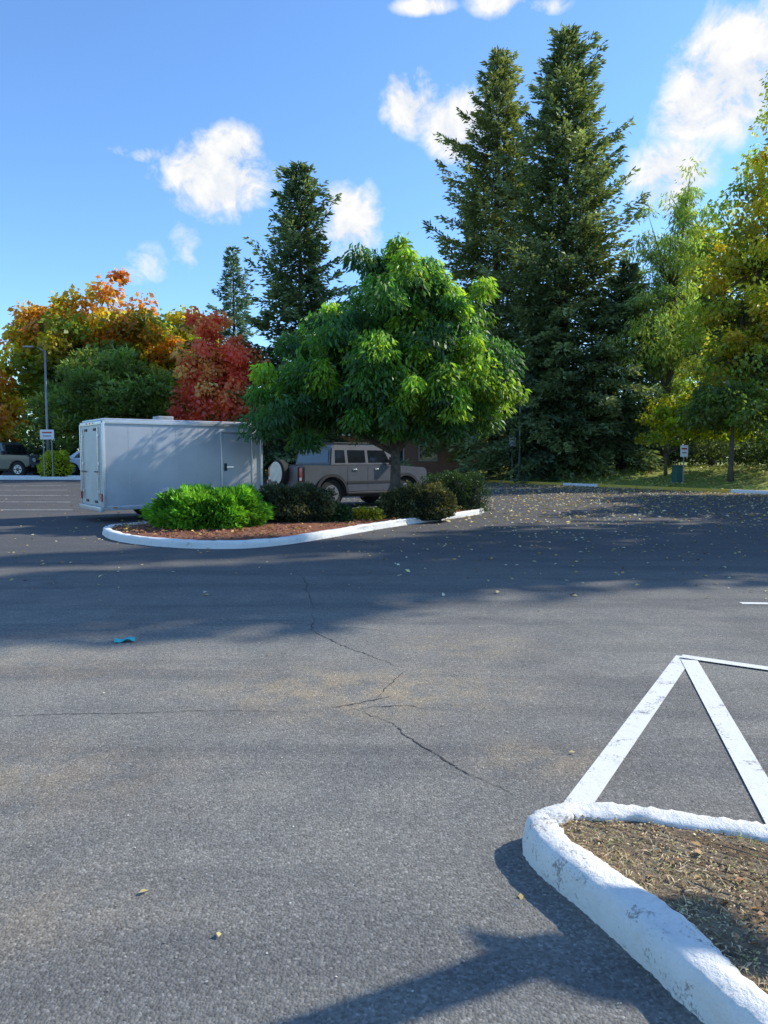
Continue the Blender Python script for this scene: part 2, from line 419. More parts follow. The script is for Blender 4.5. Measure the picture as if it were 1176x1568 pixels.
def conifer(name, bx, by, Ht, R, h0=1.0, nb=420, dens=22, pal=((.025, .042, .018), (.105, .13, .055)), L=.40, W=.13, power=.62, droop=.35, gain=2.3):
    e = empty(name, (bx, by, h(bx, by)-.1))
    T = Tubes(); T.add([(0, 0, 0), (.05, 0, Ht*.4), (0, .05, Ht*.8), (0, 0, Ht)], [Ht*.016, Ht*.011, Ht*.004, .015], 8)
    Vs = []; Cs = []; ph = rng.uniform(0, 6.28, 6)
    for i in range(nb):
        t = ((i+rng.random())/nb)**1.12
        z = h0+(Ht-h0)*t; az = i*2.399+rng.normal()*.35
        prof = R*(1-t)**power*(1-.25*t)*(1+.17*math.sin(3*az+ph[0]+z*.5)+.2*math.sin(2*az+ph[1]-z*.8))
        if t < .12: prof *= .75+2*t
        ln = max(.25, prof*(rng.uniform(.45, 1.0) if rng.random() < .75 else rng.uniform(.95, 1.3)))
        rise = (.75*t+.02) if t > .5 else (-.15+1.1*t)
        rise += rng.normal()*.1
        dirh = np.array([math.cos(az), math.sin(az)]); lat = np.array([-dirh[1], dirh[0]])
        n = int(dens*(ln**1.25)+16)
        s = rng.random(n)**.6*.98+.02
        nsp = max(3, int(ln*2.6)); sprs = rng.uniform(.25, 1, nsp); spl = rng.uniform(-1, 1, nsp)
        k = rng.integers(0, nsp, n); inb = rng.random(n) < .25
        s = np.where(inb, s, np.clip(sprs[k]+rng.normal(size=n)*.07, .03, 1.05))
        wid = (.42*ln*(1-s)+.2)*(.5+.5*np.minimum(1, s*4)); wid = np.maximum(wid, .08)
        wl = np.where(inb, rng.uniform(-.3, .3, n)*wid, spl[k]*wid+rng.normal(size=n)*.12)
        zz = z+ln*(rise*s-droop*s*s*(1-t)+.32*droop*s**4)
        P = np.zeros((n, 3)); P[:, :2] = dirh*(s*ln)[:, None]+lat*wl[:, None]
        P[:, 2] = zz-abs(wl)*.3-rng.random(n)**2*.5*(.4+.08*ln)
        D = np.zeros((n, 3)); D[:, :2] = dirh*.9+lat*(np.sign(wl)*.6)[:, None]; D[:, 2] = -.2+rise*.5
        D += rng.normal(size=(n, 3))*.38
        LL = L*rng.uniform(.6, 1.25, n)
        Vs.append(leafV(P, D, LL, W*rng.uniform(.7, 1.3, n)))
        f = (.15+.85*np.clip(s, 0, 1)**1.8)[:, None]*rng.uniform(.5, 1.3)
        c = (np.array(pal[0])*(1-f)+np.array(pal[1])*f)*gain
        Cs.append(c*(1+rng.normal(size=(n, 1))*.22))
        if ln > .6 and i % 2 == 0:
            T.add([(0, 0, z), (dirh[0]*ln*.5, dirh[1]*ln*.5, z+ln*(rise*.5-droop*.25*(1-t))), (dirh[0]*ln*.92, dirh[1]*ln*.92, z+ln*(rise*.92-droop*.65*(1-t)))], [.018+ln*.008, .012+ln*.004, .006], 4)
    T.obj('trunk_and_branches', M_barkd, e)
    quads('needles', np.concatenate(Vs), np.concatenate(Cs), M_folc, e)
    return e

GRN = [(.05, .12, .02), (.065, .155, .022), (.034, .09, .026), (.15, .25, .022)]
def gc(q):  # paints sunlit right side and shaded underside into the clump colours
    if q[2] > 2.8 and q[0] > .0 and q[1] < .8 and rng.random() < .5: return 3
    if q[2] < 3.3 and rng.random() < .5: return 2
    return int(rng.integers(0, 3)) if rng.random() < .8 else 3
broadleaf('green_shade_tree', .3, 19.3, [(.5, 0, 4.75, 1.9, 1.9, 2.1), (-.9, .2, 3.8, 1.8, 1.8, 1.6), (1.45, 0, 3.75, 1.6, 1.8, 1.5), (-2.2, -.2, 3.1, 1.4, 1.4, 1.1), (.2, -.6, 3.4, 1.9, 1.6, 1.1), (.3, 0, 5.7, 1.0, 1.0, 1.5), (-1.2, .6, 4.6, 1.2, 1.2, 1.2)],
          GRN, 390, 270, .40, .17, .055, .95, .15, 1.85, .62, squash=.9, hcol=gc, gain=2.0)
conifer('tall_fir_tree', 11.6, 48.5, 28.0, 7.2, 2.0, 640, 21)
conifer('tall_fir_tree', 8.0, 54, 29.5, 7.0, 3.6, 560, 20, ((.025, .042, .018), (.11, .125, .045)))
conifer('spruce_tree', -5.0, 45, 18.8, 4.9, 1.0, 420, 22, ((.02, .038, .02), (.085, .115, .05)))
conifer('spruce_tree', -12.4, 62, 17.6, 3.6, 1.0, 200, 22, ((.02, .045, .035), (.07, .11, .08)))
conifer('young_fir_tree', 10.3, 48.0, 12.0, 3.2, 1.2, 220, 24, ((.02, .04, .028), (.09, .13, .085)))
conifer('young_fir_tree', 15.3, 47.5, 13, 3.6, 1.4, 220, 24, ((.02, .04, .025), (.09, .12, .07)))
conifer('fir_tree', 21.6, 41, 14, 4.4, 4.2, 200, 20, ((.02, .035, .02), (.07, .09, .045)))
OR = [(.38, .18, .02), (.20, .20, .02), (.33, .26, .02), (.13, .18, .02), (.42, .15, .03)]
def oc(q):
    r = rng.random()
    if q[2] > 10.0: return 0 if r < .4 else (2 if r < .88 else 4)
    if q[2] < 7.5: return 3 if r < .6 else (1 if r < .85 else 2)
    return int(rng.integers(0, 5))
broadleaf('autumn_maple_tree', -19.4, 50, [(0, 0, 8.6, 4.9, 4.2, 4.0), (-2.4, 0, 7.0, 3.0, 3.2, 3.6), (3.4, 0, 7.4, 3.2, 3.3, 3.2), (1, 0, 5.5, 4.6, 4, 3)], OR, 380, 120, .92, .34, .24, .4, .35, 3.2, .62, hcol=oc, gain=1.75)
broadleaf('autumn_maple_tree', -13.8, 53, [(0, 0, 7.2, 3.0, 3, 3.4), (-1, 0, 5, 3, 3, 2.6)], [(.26, .26, .02), (.16, .22, .02), (.34, .28, .02)], 150, 110, .9, .34, .24, .4, .3, 3, .6)
broadleaf('green_maple_tree', -15.8, 44, [(0, 0, 4.6, 3.4, 2.8, 2.3), (-1.8, 0, 3.6, 2.3, 2.4, 2.0), (1.9, 0, 3.7, 2.4, 2.2, 2.0)], [(.09, .14, .03), (.07, .11, .025), (.14, .18, .04)], 210, 150, .7, .3, .11, -.3, .2, 1.8, .6, gain=2.2)
RD = [(.50, .09, .05), (.52, .16, .06), (.44, .08, .05), (.50, .25, .09)]
broadleaf('red_maple_tree', -9.9, 43, [(0, 0, 6.8, 1.9, 2, 3.0), (-.8, 0, 4.6, 1.9, 1.8, 2.4), (1.4, 0, 6.0, 1.5, 1.6, 2.2), (1.6, 0, 4.2, 1.4, 1.6, 2.0)], RD, 160, 95, .62, .24, .16, .5, .16, 2.2, .5, gain=1.8)
broadleaf('orange_maple_tree', -25.0, 45.5, [(0, 0, 4.2, 2.4, 3, 2.6), (-1.6, 0, 5.0, 2.2, 2.5, 2)], [(.50, .24, .02), (.50, .34, .03), (.48, .18, .03)], 150, 110, .75, .3, .2, .4, .2, 2, .6, gain=1.7)
YG = [(.34, .31, .03), (.24, .28, .03), (.40, .32, .03), (.15, .21, .03)]
broadleaf('yellow_birch_tree', 21.0, 40, [(0, 0, 14.2, 2.6, 3, 4.8), (-1.4, 0, 10.5, 3.2, 3, 4.2), (1.5, 0, 8, 3.4, 3, 4.5), (-2, 0, 6.2, 3.4, 3, 3.2), (.6, 0, 18.4, 1.8, 2, 3.4)], YG, 340, 85, .7, .24, .15, .6, .22, 3.5, .5)
broadleaf('willow_tree', 17.4, 46, [(0, 0, 11, 2.6, 2.6, 5.2), (-.6, 0, 7.5, 3.0, 3, 4.2), (.8, 0, 15, 1.4, 1.5, 3.0)], [(.17, .24, .06), (.13, .19, .05), (.26, .31, .06)], 230, 105, .7, .3, .07, .9, .25, 3.2, .5)
broadleaf('lime_green_tree', 22.6, 51, [(0, 0, 12, 3.2, 3, 4.4), (-1, 0, 8, 3.6, 3, 4), (2, 0, 7, 3, 3, 4)], [(.24, .28, .03), (.30, .31, .03), (.16, .22, .03)], 210, 85, .85, .34, .2, .6, .25, 3.2, .55)
broadleaf('small_lime_tree', 16.2, 42.6, [(0, 0, 3.1, 2.0, 1.6, 1.3), (1.8, .3, 3.8, 1.6, 1.4, 1.4), (3.2, 0, 3.0, 1.6, 1.5, 1.1)], [(.30, .34, .02), (.38, .36, .02), (.20, .27, .03)], 120, 85, .5, .2, .14, .5, .1, 1.3, .45)
broadleaf('small_park_tree', 17.8, 38.0, [(0, 0, 4.4, 2.2, 2.0, 1.3), (.3, 0, 3.6, 2.4, 2.2, .9)], [(.08, .12, .03), (.11, .16, .03)], 80, 95, .6, .22, .12, .6, .13, 2.4, .5)
# trees right of the frame; their shade falls across the lot
conifer('roadside_fir_tree', 24, 18.9, 29, 3.7, 3, 220, 10, L=.6, W=.26)
conifer('roadside_fir_tree', 27.5, 23.6, 28, 4.0, 3, 220, 10, L=.6, W=.26)
conifer('roadside_fir_tree', 31, 21.8, 33, 3.8, 3, 220, 10, L=.6, W=.26)
side = dict(nclump=110, per=65, cr=.9, L=.42, W=.26, droop=.4, trunk_r=.3)
broadleaf('roadside_maple_tree', 20.8, 26.0, [(0, 0, 8.5, 3.4, 3.4, 4.0), (-.5, .5, 6, 3, 3, 3)], OR, **side)
broadleaf('roadside_maple_tree', 24.5, 32.5, [(0, 0, 8.5, 3.0, 3.0, 3.6)], OR, **side)
side = dict(nclump=60, per=55, cr=.8, L=.42, W=.26, droop=.4, trunk_r=.24, shell=.4, trunk_top=16)
broadleaf('roadside_poplar_tree', 19.6, 15.8, [(0, 0, 19, 1.5, 1.5, 3.6), (.4, 0, 22.5, 1.2, 1.2, 2.2)], YG, **side)
broadleaf('roadside_poplar_tree', 15.6, 16.4, [(0, 0, 20, 1.5, 1.5, 3.0), (-.3, 0, 22.5, 1.1, 1.1, 2.0)], YG, **side)
# unseen tree added off-frame; limb shaped to cast the foreground shadow
st = empty('added_shadow_tree', (5.8, 2.2, .05)); T = Tubes()
T.add([(0, 0, -.1), (.02, 0, 1.4), (0, 0, 3.0), (.1, .1, 4.6)], [.13, .11, .09, .04], 10)
T.add([(0, 0, 2.6), (-.75, .75, 2.95), (-1.35, 1.35, 3.0), (-1.62, 1.42, 3.0), (-1.9, 1.28, 3.0), (-2.33, 1.09, 3.0), (-2.62, .98, 3.0), (-2.8, .91, 2.99)], [.22, .21, .15, .10, .085, .08, .055, .085], 10)
T.add([(-1.62, 1.42, 3.0), (-1.74, 1.50, 3.04), (-1.80, 1.57, 3.05)], [.06, .04, .012], 6)
T.obj('trunk_and_limbs', M_bark, st)

def mass(name, pts, pal, n, L, m=M_fol, gain=1.3):
    Vs = []; Cs = []
    for (x, y, z0, r, hh) in pts:
        k = int(n); d = nrm(rng.normal(size=(k, 3))); rr = rng.random(k)**.25
        lump = 1+.22*np.sin(d[:, 0]*7+x)+.2*np.sin(d[:, 2]*8+y)
        P = np.stack([x+d[:, 0]*r*rr*lump, y+d[:, 1]*r*rr*lump, h(x, y)+z0+hh/2+d[:, 2]*hh/2*rr*lump], 1)
        P = P[P[:, 2] > h(x, y)-.1]; k = len(P)
        D = rng.normal(size=(k, 3)); D[:, 2] -= .5
        Vs.append(leafV(P, D, L*rng.uniform(.6, 1.3, k), L*.6*rng.uniform(.6, 1.3, k)))
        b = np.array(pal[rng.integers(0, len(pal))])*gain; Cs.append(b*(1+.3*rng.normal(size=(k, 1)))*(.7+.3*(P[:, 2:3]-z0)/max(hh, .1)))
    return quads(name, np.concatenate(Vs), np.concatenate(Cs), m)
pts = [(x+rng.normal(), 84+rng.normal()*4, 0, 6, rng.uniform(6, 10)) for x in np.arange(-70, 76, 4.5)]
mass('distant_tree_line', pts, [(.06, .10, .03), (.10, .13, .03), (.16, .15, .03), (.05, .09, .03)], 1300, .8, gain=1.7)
pts = []
for s in np.arange(1, 36, 1.7):
    x, y = rot(s, 9.8+rng.normal()*.8); pts.append((x, y, 0, 1.5, rng.uniform(1.3, 2.3)))
mass('shrub_border', pts, [(.02, .035, .014), (.03, .05, .016), (.035, .05, .02)], 1100, .2, gain=1.7)
pts = [(x, 46.5+rng.normal()*.6, 0, 1.8, rng.uniform(1.6, 3.0)) for x in np.arange(-34, -4, 1.9)]
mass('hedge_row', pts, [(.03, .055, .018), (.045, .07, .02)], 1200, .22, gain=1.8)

# ------------------------------------------------------------ shrubs
def shrub(name, x, y, rx, ry, ht, pal, n=9000, L=.06, W=.035, boxy=2.0, rot_=0, spiky=0, z0=.1):
    e = empty(name, (x, y, h(x, y)+z0), rot_)
    bm = bmesh.new(); bmesh.ops.create_icosphere(bm, subdivisions=3, radius=1)
    def shape(d):
        k = (np.abs(d)**boxy).sum(-1, keepdims=True)**(1/boxy); q = d/k
        q = q*np.array([rx, ry, ht*.62]); q[..., 2] += ht*.38
        return q
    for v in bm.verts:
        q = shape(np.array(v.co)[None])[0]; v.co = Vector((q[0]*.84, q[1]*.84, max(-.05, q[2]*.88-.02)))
    me = bpy.data.meshes.new('dark_core'); bm.to_mesh(me); bm.free(); me.materials.append(M_core)
    link(bpy.data.objects.new('dark_core', me), e)  # solid dark core, keeps the leaf shell from being see-through
    d = nrm(rng.normal(size=(n, 3))); d[:, 2] = np.where(d[:, 2] < -.5, -d[:, 2], d[:, 2])
    q = shape(d); a = rng.uniform(0, 6, 9)
    lump = 1+.06*np.sin(d[:, 0]*9+a[0])+.06*np.sin(d[:, 1]*11+a[1])+.06*np.sin(d[:, 2]*9+a[2])+.05*np.sin(d[:, 0]*23+d[:, 2]*17+a[3])
    q = q*(lump*rng.uniform(.86, 1.04, n))[:, None]
    keep = q[:, 2] > -.02; q = q[keep]; d = d[keep]; lump = lump[keep]; n = len(q)
    D = d*(.6+spiky)+rng.normal(size=(n, 3))*.5; D[:, 2] += .25*spiky
    ci = ((np.sin(q[:, 0]*6+a[4])+np.sin(q[:, 1]*7+a[5])+np.sin(q[:, 2]*9+a[6])+rng.normal(size=n))/3+1)/2*len(pal)
    c = np.array(pal)[np.clip(ci.astype(int), 0, len(pal)-1)]*(1+.22*rng.normal(size=(n, 1)))*((lump-1)*2.2+1)[:, None]
    LL = L*rng.uniform(.6, 1.4, n)
    quads('leaves', leafV(q, D, LL, LL*W/L), c, M_fols, e)
    return e
shrub('juniper_shrub', -3.72, 15.9, 1.15, .95, .76, [(.08, .24, .02), (.12, .32, .025), (.18, .40, .03)], 16000, .11, .035, 2.3, spiky=.5)
DK = [(.05, .06, .025), (.08, .09, .035), (.14, .13, .05)]
shrub('clipped_shrub', -2.05, 17.0, .86, .8, .82, DK, 13000, .06, .035, 2.6)
shrub('clipped_shrub', .96, 18.6, .78, .7, .80, DK, 13000, .06, .035, 2.5)
shrub('clipped_shrub', .30, 18.2, .45, .4, .60, DK, 6000, .06, .035, 2.3)
shrub('box_hedge', 2.0, 21.3, .85, .6, .92, [(.03, .06, .022), (.045, .085, .028)], 12000, .05, .03, 6, rot_=.5)
shrub('low_shrub', -1.15, 17.0, .38, .35, .42, [(.03, .07, .02), (.05, .11, .03)], 3500, .07, .03, 2.2, spiky=.3)
shrub('yellow_shrub', -.45, 17.6, .42, .35, .28, [(.5, .40, .03), (.34, .33, .03), (.14, .18, .03)], 2500, .07, .04, 2.0)
shrub('lime_shrub', -17.3, 39.1, .75, .6, 1.35, [(.34, .40, .02), (.42, .44, .03)], 4000, .12, .06, 2.2, z0=0)

# ------------------------------------------------------------ litter and dry grass
def scatter(name, P, size, pal, m=M_litter, flat=.25, W=.6):
    n = len(P); z = H(P[:, 0], P[:, 1])
    Q = np.stack([P[:, 0], P[:, 1], z+P[:, 2]], 1)
    az = rng.uniform(0, 6.28, n); D = np.stack([np.cos(az), np.sin(az), rng.normal(size=n)*flat*.5], 1)
    up = np.stack([rng.normal(size=n)*flat, rng.normal(size=n)*flat, np.ones(n)], 1)
    LL = size*rng.uniform(.5, 1.4, n)
    c = np.array(pal)[rng.integers(0, len(pal), n)]*(1+.2*rng.normal(size=(n, 1)))
    return quads(name, leafV(Q, D, LL, LL*W, up, .1), c, m)
FL = [(.6, .44, .16), (.7, .58, .26), (.45, .25, .10), (.72, .65, .45), (.5, .36, .2)]
A = []
def blob(n, x, y, sx, sy, z=.014): A.append(np.stack([rng.normal(x, sx, n), rng.normal(y, sy, n), np.full(n, z)], 1))
blob(1500, 5.0, 20, 3.5, 4.5); blob(4500, 8, 31, 5, 6); blob(420, 0, 15, 6, 2.8); blob(110, -3, 11, 5, 2.2); blob(250, -10, 24, 6, 4); blob(160, 5, 12, 2.5, 2)
s = rng.uniform(0, 24, 3500); d = -np.abs(rng.normal(0, 2.2, 3500)); x, y = rot(s, d); A.append(np.stack([x, y, np.full(3500, .014)], 1))
Pn = np.concatenate(A)
farm = Pn[:, 1] > 18
scatter('fallen_leaves', Pn[(Pn[:, 1] > 8.2) & ~farm], .065, FL, flat=.35)
scatter('fallen_leaves', Pn[farm], .10, FL, flat=.5)
NL = np.array([(-.9, 2.6, .01), (-.55, 2.35, .01), (1.0, 3.9, .01), (-2.3, 7.2, .01), (-.95, 5.9, .01), (-1.6, 6.3, .01), (-1.9, 4.9, .01), (.9, 6.9, .01), (-.3, 9, .01), (.35, 4.3, .01), (-3.2, 8.2, .01), (-2.15, 6.9, .01), (-1.05, 5.7, .01), (1.6, 7.6, .01), (.5, 2.6, .01)])
scatter('fallen_leaf_specks', NL, .030, FL)
gx = rng.uniform(-2.2, 2.5, 900); gy = rng.uniform(1.9, 7, 900)
scatter('loose_grit', np.stack([gx, gy, np.full(900, .004)], 1), .009, [(.35, .33, .3), (.25, .24, .22), (.5, .48, .44)], flat=.4, W=.9)
s = rng.uniform(-8, 34, 9000); d = rng.uniform(.3, 9, 9000); x, y = rot(s, d)
scatter('verge_leaves_and_grass', np.stack([x, y, np.full(9000, .04)], 1), .16, [(.6, .5, .16), (.34, .42, .06), (.40, .48, .07), (.5, .38, .16)], flat=.8)
def inpoly(x, y, poly):
    r = np.zeros(len(x), bool); n = len(poly)
    for i in range(n):
        x1, y1 = poly[i]; x2, y2 = poly[(i+1) % n]
        c = ((y1 > y) != (y2 > y)) & (x < (x2-x1)*(y-y1)/(y2-y1+1e-12)+x1); r ^= c
    return r
q = ip+inn*.2; x = rng.uniform(-6.5, 3, 9000); y = rng.uniform(12.5, 23, 9000); k = inpoly(x, y, q)
scatter('mulch_chips_and_leaves', np.stack([x, y, np.full(len(x), .16)], 1)[k], .07, [(.28, .12, .07), (.4, .2, .11), (.2, .08, .05), (.6, .44, .12), (.45, .24, .09)], flat=.5)
q = np_+nn_*.125; nq = 60000; x = rng.uniform(.6, 3.2, nq); y = rng.uniform(1.2, 3.2, nq); k = inpoly(x, y, q); x = x[k]; y = y[k]
dd = np.array([np.min(np.hypot(q[::6, 0]-a, q[::6, 1]-b)) for a, b in zip(x, y)])
zz = .106+np.clip(dd*.06, 0, .03)+rng.uniform(0, .010, len(x))
tf_ = (np.sin(x*9)+np.sin(y*11+x*5)+rng.normal(size=len(x))*.8)
tuft = tf_ > .3
DG = [(.66, .50, .29), (.50, .36, .20), (.72, .57, .34), (.40, .37, .15), (.42, .27, .14)]
GG = [(.26, .34, .08), (.36, .40, .12), (.5, .42, .22)]
gm = np.sin(x*4.3+1)+np.sin(y*5.1)+rng.normal(size=len(x))*.4 > .6
allp = np.stack([x, y, zz], 1)
scatter('dry_grass', allp[tuft & ~gm], .034, DG, flat=.6, W=.10)
scatter('green_grass_tufts', allp[tuft & gm], .034, GG, flat=.8, W=.10)
sel = ~tuft & (rng.random(len(x)) < .55)
scatter('dead_leaf_bits', allp[sel], .014, DG+[(.14, .09, .06)], flat=.5, W=.5)
big = rng.random(len(x)) < .007
scatter('brown_leaves', allp[big]+np.array([0, 0, .008]), .034, [(.45, .22, .11), (.55, .34, .16)], flat=.5, W=.6)

bm = bmesh.new(); bmesh.ops.create_grid(bm, x_segments=12, y_segments=8, size=1)
for v in bm.verts: v.co = Vector((v.co.x*.085, v.co.y*.05, .018+.008*math.sin(v.co.x*5)+.008*math.sin(v.co.y*5+v.co.x*3)+.006*v.co.x))
me = bpy.data.meshes.new('discarded_face_mask'); bm.to_mesh(me); bm.free()
me.materials.append(simple('turquoise_fabric', (.04, .5, .5), .7)); me.shade_smooth()
o = link(bpy.data.objects.new('discarded_face_mask', me)); o.location = (-2.26, 6.35, 0); o.rotation_euler[2] = .3

# ------------------------------------------------------------ vehicles
M_tire = simple('tire_rubber', (.02, .02, .02), .85, scale=20)
M_rim = simple('alloy_rim', (.40, .40, .41), .35, .8)
M_glass = simple('tinted_glass', (.012, .014, .016), .08, 0, spec=.8)
M_blk = simple('black_plastic', (.025, .025, .027), .6, scale=20)
M_red = simple('red_lamp', (.45, .02, .015), .25)
M_lampw = simple('clear_lamp', (.7, .7, .68), .2)
M_chrome = simple('chrome', (.7, .7, .7), .2, .9)
def arc(cx, cz, r, a0, a1, n=10):
    return [(cx+r*math.cos(math.radians(a0+(a1-a0)*i/n)), cz+r*math.sin(math.radians(a0+(a1-a0)*i/n))) for i in range(n+1)]
def wheel(x, y, r, w, parent, sgn):
    cyl('tire', (x, y, r), r, w, M_tire, parent, k=32, bev=.04)
    cyl('rim', (x, y+sgn*(w/2-.012), r), r*.6, .04, M_rim, parent, k=24, bev=.01)
    cyl('hub', (x, y+sgn*(w/2+.012), r), r*.2, .03, M_blk, parent, k=12)
    for i in range(6):
        a = i*math.pi/3
        box('spoke_slot', (x+math.cos(a)*r*.4, y+sgn*(w/2+.011), r+math.sin(a)*r*.4), (r*.22, .012, r*.13), M_blk, parent, rot=(0, -a, 0))
def vehicle(name, loc, rz, paint, low, cab, wins, W, wheels, r, tap=.10, zb=1.2):
    e = empty(name, loc, rz)
    prism('body', low, -W/2, W/2, paint, e, .035)
    zt = max(z for x, z in cab)
    tf = lambda z: .03+tap*max(0, (z-zb))/(zt-zb)
    prism('cabin', cab, -W/2, W/2, paint, e, .03, tf)
    for w in wins:
        for sg in (-1, 1):
            V = [(x, sg*(W/2-tf(z)+.006), z) for x, z in w]
            pymesh('side_window', V, [tuple(range(len(V)))], M_glass, e)
    prism('underbody', [(.3, .35), (low_len-.3, .35), (low_len-.3, .6), (.3, .6)], -W/2+.25, W/2-.25, M_blk, e)
    for x in wheels:
        for sg in (-1, 1):
            wheel(x, sg*(W/2-.14), r, .27, e, sg)
            box('wheel_well', (x, sg*(W/2-.33), r+.1), (r*2.1, .2, r*1.5), M_blk, e)
    return e, tf
M_silver = simple('pewter_paint', (.085, .092, .11), .5, 0, var=.05, coat=.08)
low_len = 5.1
low = [(.0, .55), (.48, .52)]+arc(1.02, .46, .54, 170, 10)+[(1.6, .5), (3.5, .5)]+arc(4.1, .46, .54, 170, 10)+[(4.75, .55), (5.1, .6), (5.12, 1.15), (5.0, 1.27), (3.75, 1.34), (3.7, 1.36), (.0, 1.36)]
cab = [(1.0, 1.35), (1.12, 1.93), (1.25, 2.0), (3.3, 2.0), (3.42, 1.94), (3.72, 1.35)]
wins = [[(1.2, 1.44), (1.25, 1.84), (1.6, 1.84), (1.6, 1.44)], [(1.72, 1.44), (1.72, 1.84), (2.42, 1.84), (2.42, 1.44)], [(2.54, 1.44), (2.54, 1.84), (3.24, 1.84), (3.46, 1.44)]]
tr, tf = vehicle('grey_off_road_truck', (-3.08, 23.15, .0), math.radians(40), M_silver, low, cab, wins, 2.06, [1.02, 4.1], .47, tap=.12, zb=1.35)
pymesh('windshield', [(3.46, -.84, 1.88), (3.46, .84, 1.88), (3.72, .93, 1.40), (3.72, -.93, 1.40)], [(0, 1, 2, 3)], M_glass, tr)
pymesh('rear_window', [(1.01, -.86, 1.44), (1.01, .86, 1.44), (1.085, .80, 1.84), (1.085, -.80, 1.84)], [(0, 1, 2, 3)], M_glass, tr)
box('bed_interior', (.5, 0, 1.365), (.85, 1.72, .012), M_blk, tr)
box('tailgate', (-.02, 0, 1.02), (.05, 1.5, .62), M_silver, tr, .015)
cyl('spare_wheel', (-.16, .1, 1.12), .42, .24, M_tire, tr, axis='X', k=28, bev=.04)
cyl('spare_wheel_cover', (-.285, .1, 1.12), .36, .02, M_rim, tr, axis='X', k=28)
box('rear_bumper', (-.12, 0, .60), (.24, 2.0, .22), M_chrome, tr, .04)
box('licence_plate', (-.25, -.6, .62), (.012, .32, .15), M_lampw, tr)
for sg in (-1, 1):
    box('tail_lamp', (-.015, sg*.9, 1.08), (.03, .16, .42), M_red, tr, .01)
    box('reverse_lamp', (-.033, sg*.9, .95), (.012, .12, .09), M_lampw, tr)
    box('running_board', (2.55, sg*1.04, .48), (1.9, .16, .07), M_blk, tr, .015)
    box('mirror', (3.42, sg*1.16, 1.5), (.16, .2, .24), M_blk, tr, .03)
    box('roof_rail', (2.3, sg*.75, 2.06), (2.0, .05, .05), M_blk, tr, .01)
    for x in (1.4, 2.3, 3.2): box('rail_foot', (x, sg*.75, 2.02), (.06, .05, .06), M_blk, tr)
    for x in (1.95, 2.85): box('door_handle', (x, sg*1.04, 1.22), (.18, .03, .05), M_chrome, tr, .01)
    for x in (1.66, 2.48, 3.5): box('door_seam', (x, sg*1.031, .95), (.014, .004, .75), M_blk, tr)
    box('side_moulding', (2.55, sg*1.035, .82), (1.8, .02, .07), M_blk, tr)
    for cx in (1.02, 4.1):
        p = arc(cx, .46, .64, 185, -5, 14)+list(reversed(arc(cx, .46, .55, 185, -5, 14)))
        prism('fender_flare', p, sg*1.03-(.02 if sg > 0 else .07), sg*1.03+(.07 if sg > 0 else .02), M_blk, tr)
for x in (1.4, 1.9, 2.5, 3.1): box('roof_rack_bar', (x, 0, 2.07), (.05, 1.5, .035), M_blk, tr)
box('front_bumper', (5.2, 0, .68), (.2, 1.9, .26), M_blk, tr, .04)
box('grille', (5.13, 0, 1.0), (.03, 1.5, .24), M_chrome, tr, .01)

M_dark = simple('dark_grey_paint', (.07, .075, .08), .3, .3, var=.05, coat=.6)
low_len = 4.3
low = [(.0, .55), (.3, .5)]+arc(.8, .42, .48, 170, 10)+[(1.35, .45), (3.0, .45)]+arc(3.55, .42, .48, 170, 10)+[(4.1, .6), (4.3, .65), (4.3, 1.05), (4.1, 1.15), (2.9, 1.2), (0, 1.2)]
cab = [(.02, 1.19), (.08, 1.82), (.2, 1.86), (2.4, 1.86), (2.55, 1.8), (2.85, 1.19)]
wins = [[(.18, 1.26), (.22, 1.74), (.95, 1.74), (.95, 1.26)], [(1.05, 1.26), (1.05, 1.74), (1.7, 1.74), (1.7, 1.26)], [(1.78, 1.26), (1.78, 1.74), (2.4, 1.74), (2.66, 1.26)]]
jp, _ = vehicle('dark_off_road_vehicle', (-22.7, 40.9, h(-22, 40.6)), math.radians(-12), M_dark, low, cab, wins, 1.85, [.8, 3.55], .42)
cyl('spare_wheel', (-.16, 0, .95), .38, .22, M_tire, jp, axis='X', k=24, bev=.03)
box('windscreen', (2.74, 0, 1.5), (.02, 1.5, .5), M_glass, jp, rot=(0, -.46, 0))
for sg in (-1, 1):
    cyl('headlamp', (4.31, sg*.6, .92), .1, .04, M_lampw, jp, axis='X')
    box('mirror', (2.75, sg*1.0, 1.3), (.1, .18, .2), M_blk, jp, .02)
box('front_bumper', (4.4, 0, .6), (.2, 1.7, .16), M_blk, jp, .03)
box('grille', (4.305, 0, .9), (.02, .8, .25), M_blk, jp)
M_white = simple('white_paint', (.72, .73, .74), .3, var=.04, coat=.6)
low_len = 4.6
low = [(.0, .5), (.1, .32), (.45, .28)]+arc(.95, .32, .38, 175, 5)+[(1.4, .25), (3.2, .25)]+arc(3.7, .32, .38, 175, 5)+[(4.3, .28), (4.58, .4), (4.6, .62), (4.2, .78), (3.2, .9), (.9, .95), (.05, .92)]
cab = [(.5, .9), (1.2, 1.36), (1.5, 1.43), (2.3, 1.42), (3.35, .88)]
wins = [[(1.0, .98), (1.35, 1.3), (1.95, 1.35), (1.95, .97)], [(2.03, .97), (2.03, 1.35), (2.3, 1.33), (2.95, .97)]]
sd, _ = vehicle('white_sedan', (-18.3, 42.6, h(-17, 42.4)), math.radians(-8), M_white, low, cab, wins, 1.8, [.95, 3.7], .32, zb=.9)
box('rear_lamp', (0.02, .7, .75), (.04, .3, .12), M_red, sd); box('rear_lamp', (0.02, -.7, .75), (.04, .3, .12), M_red, sd)

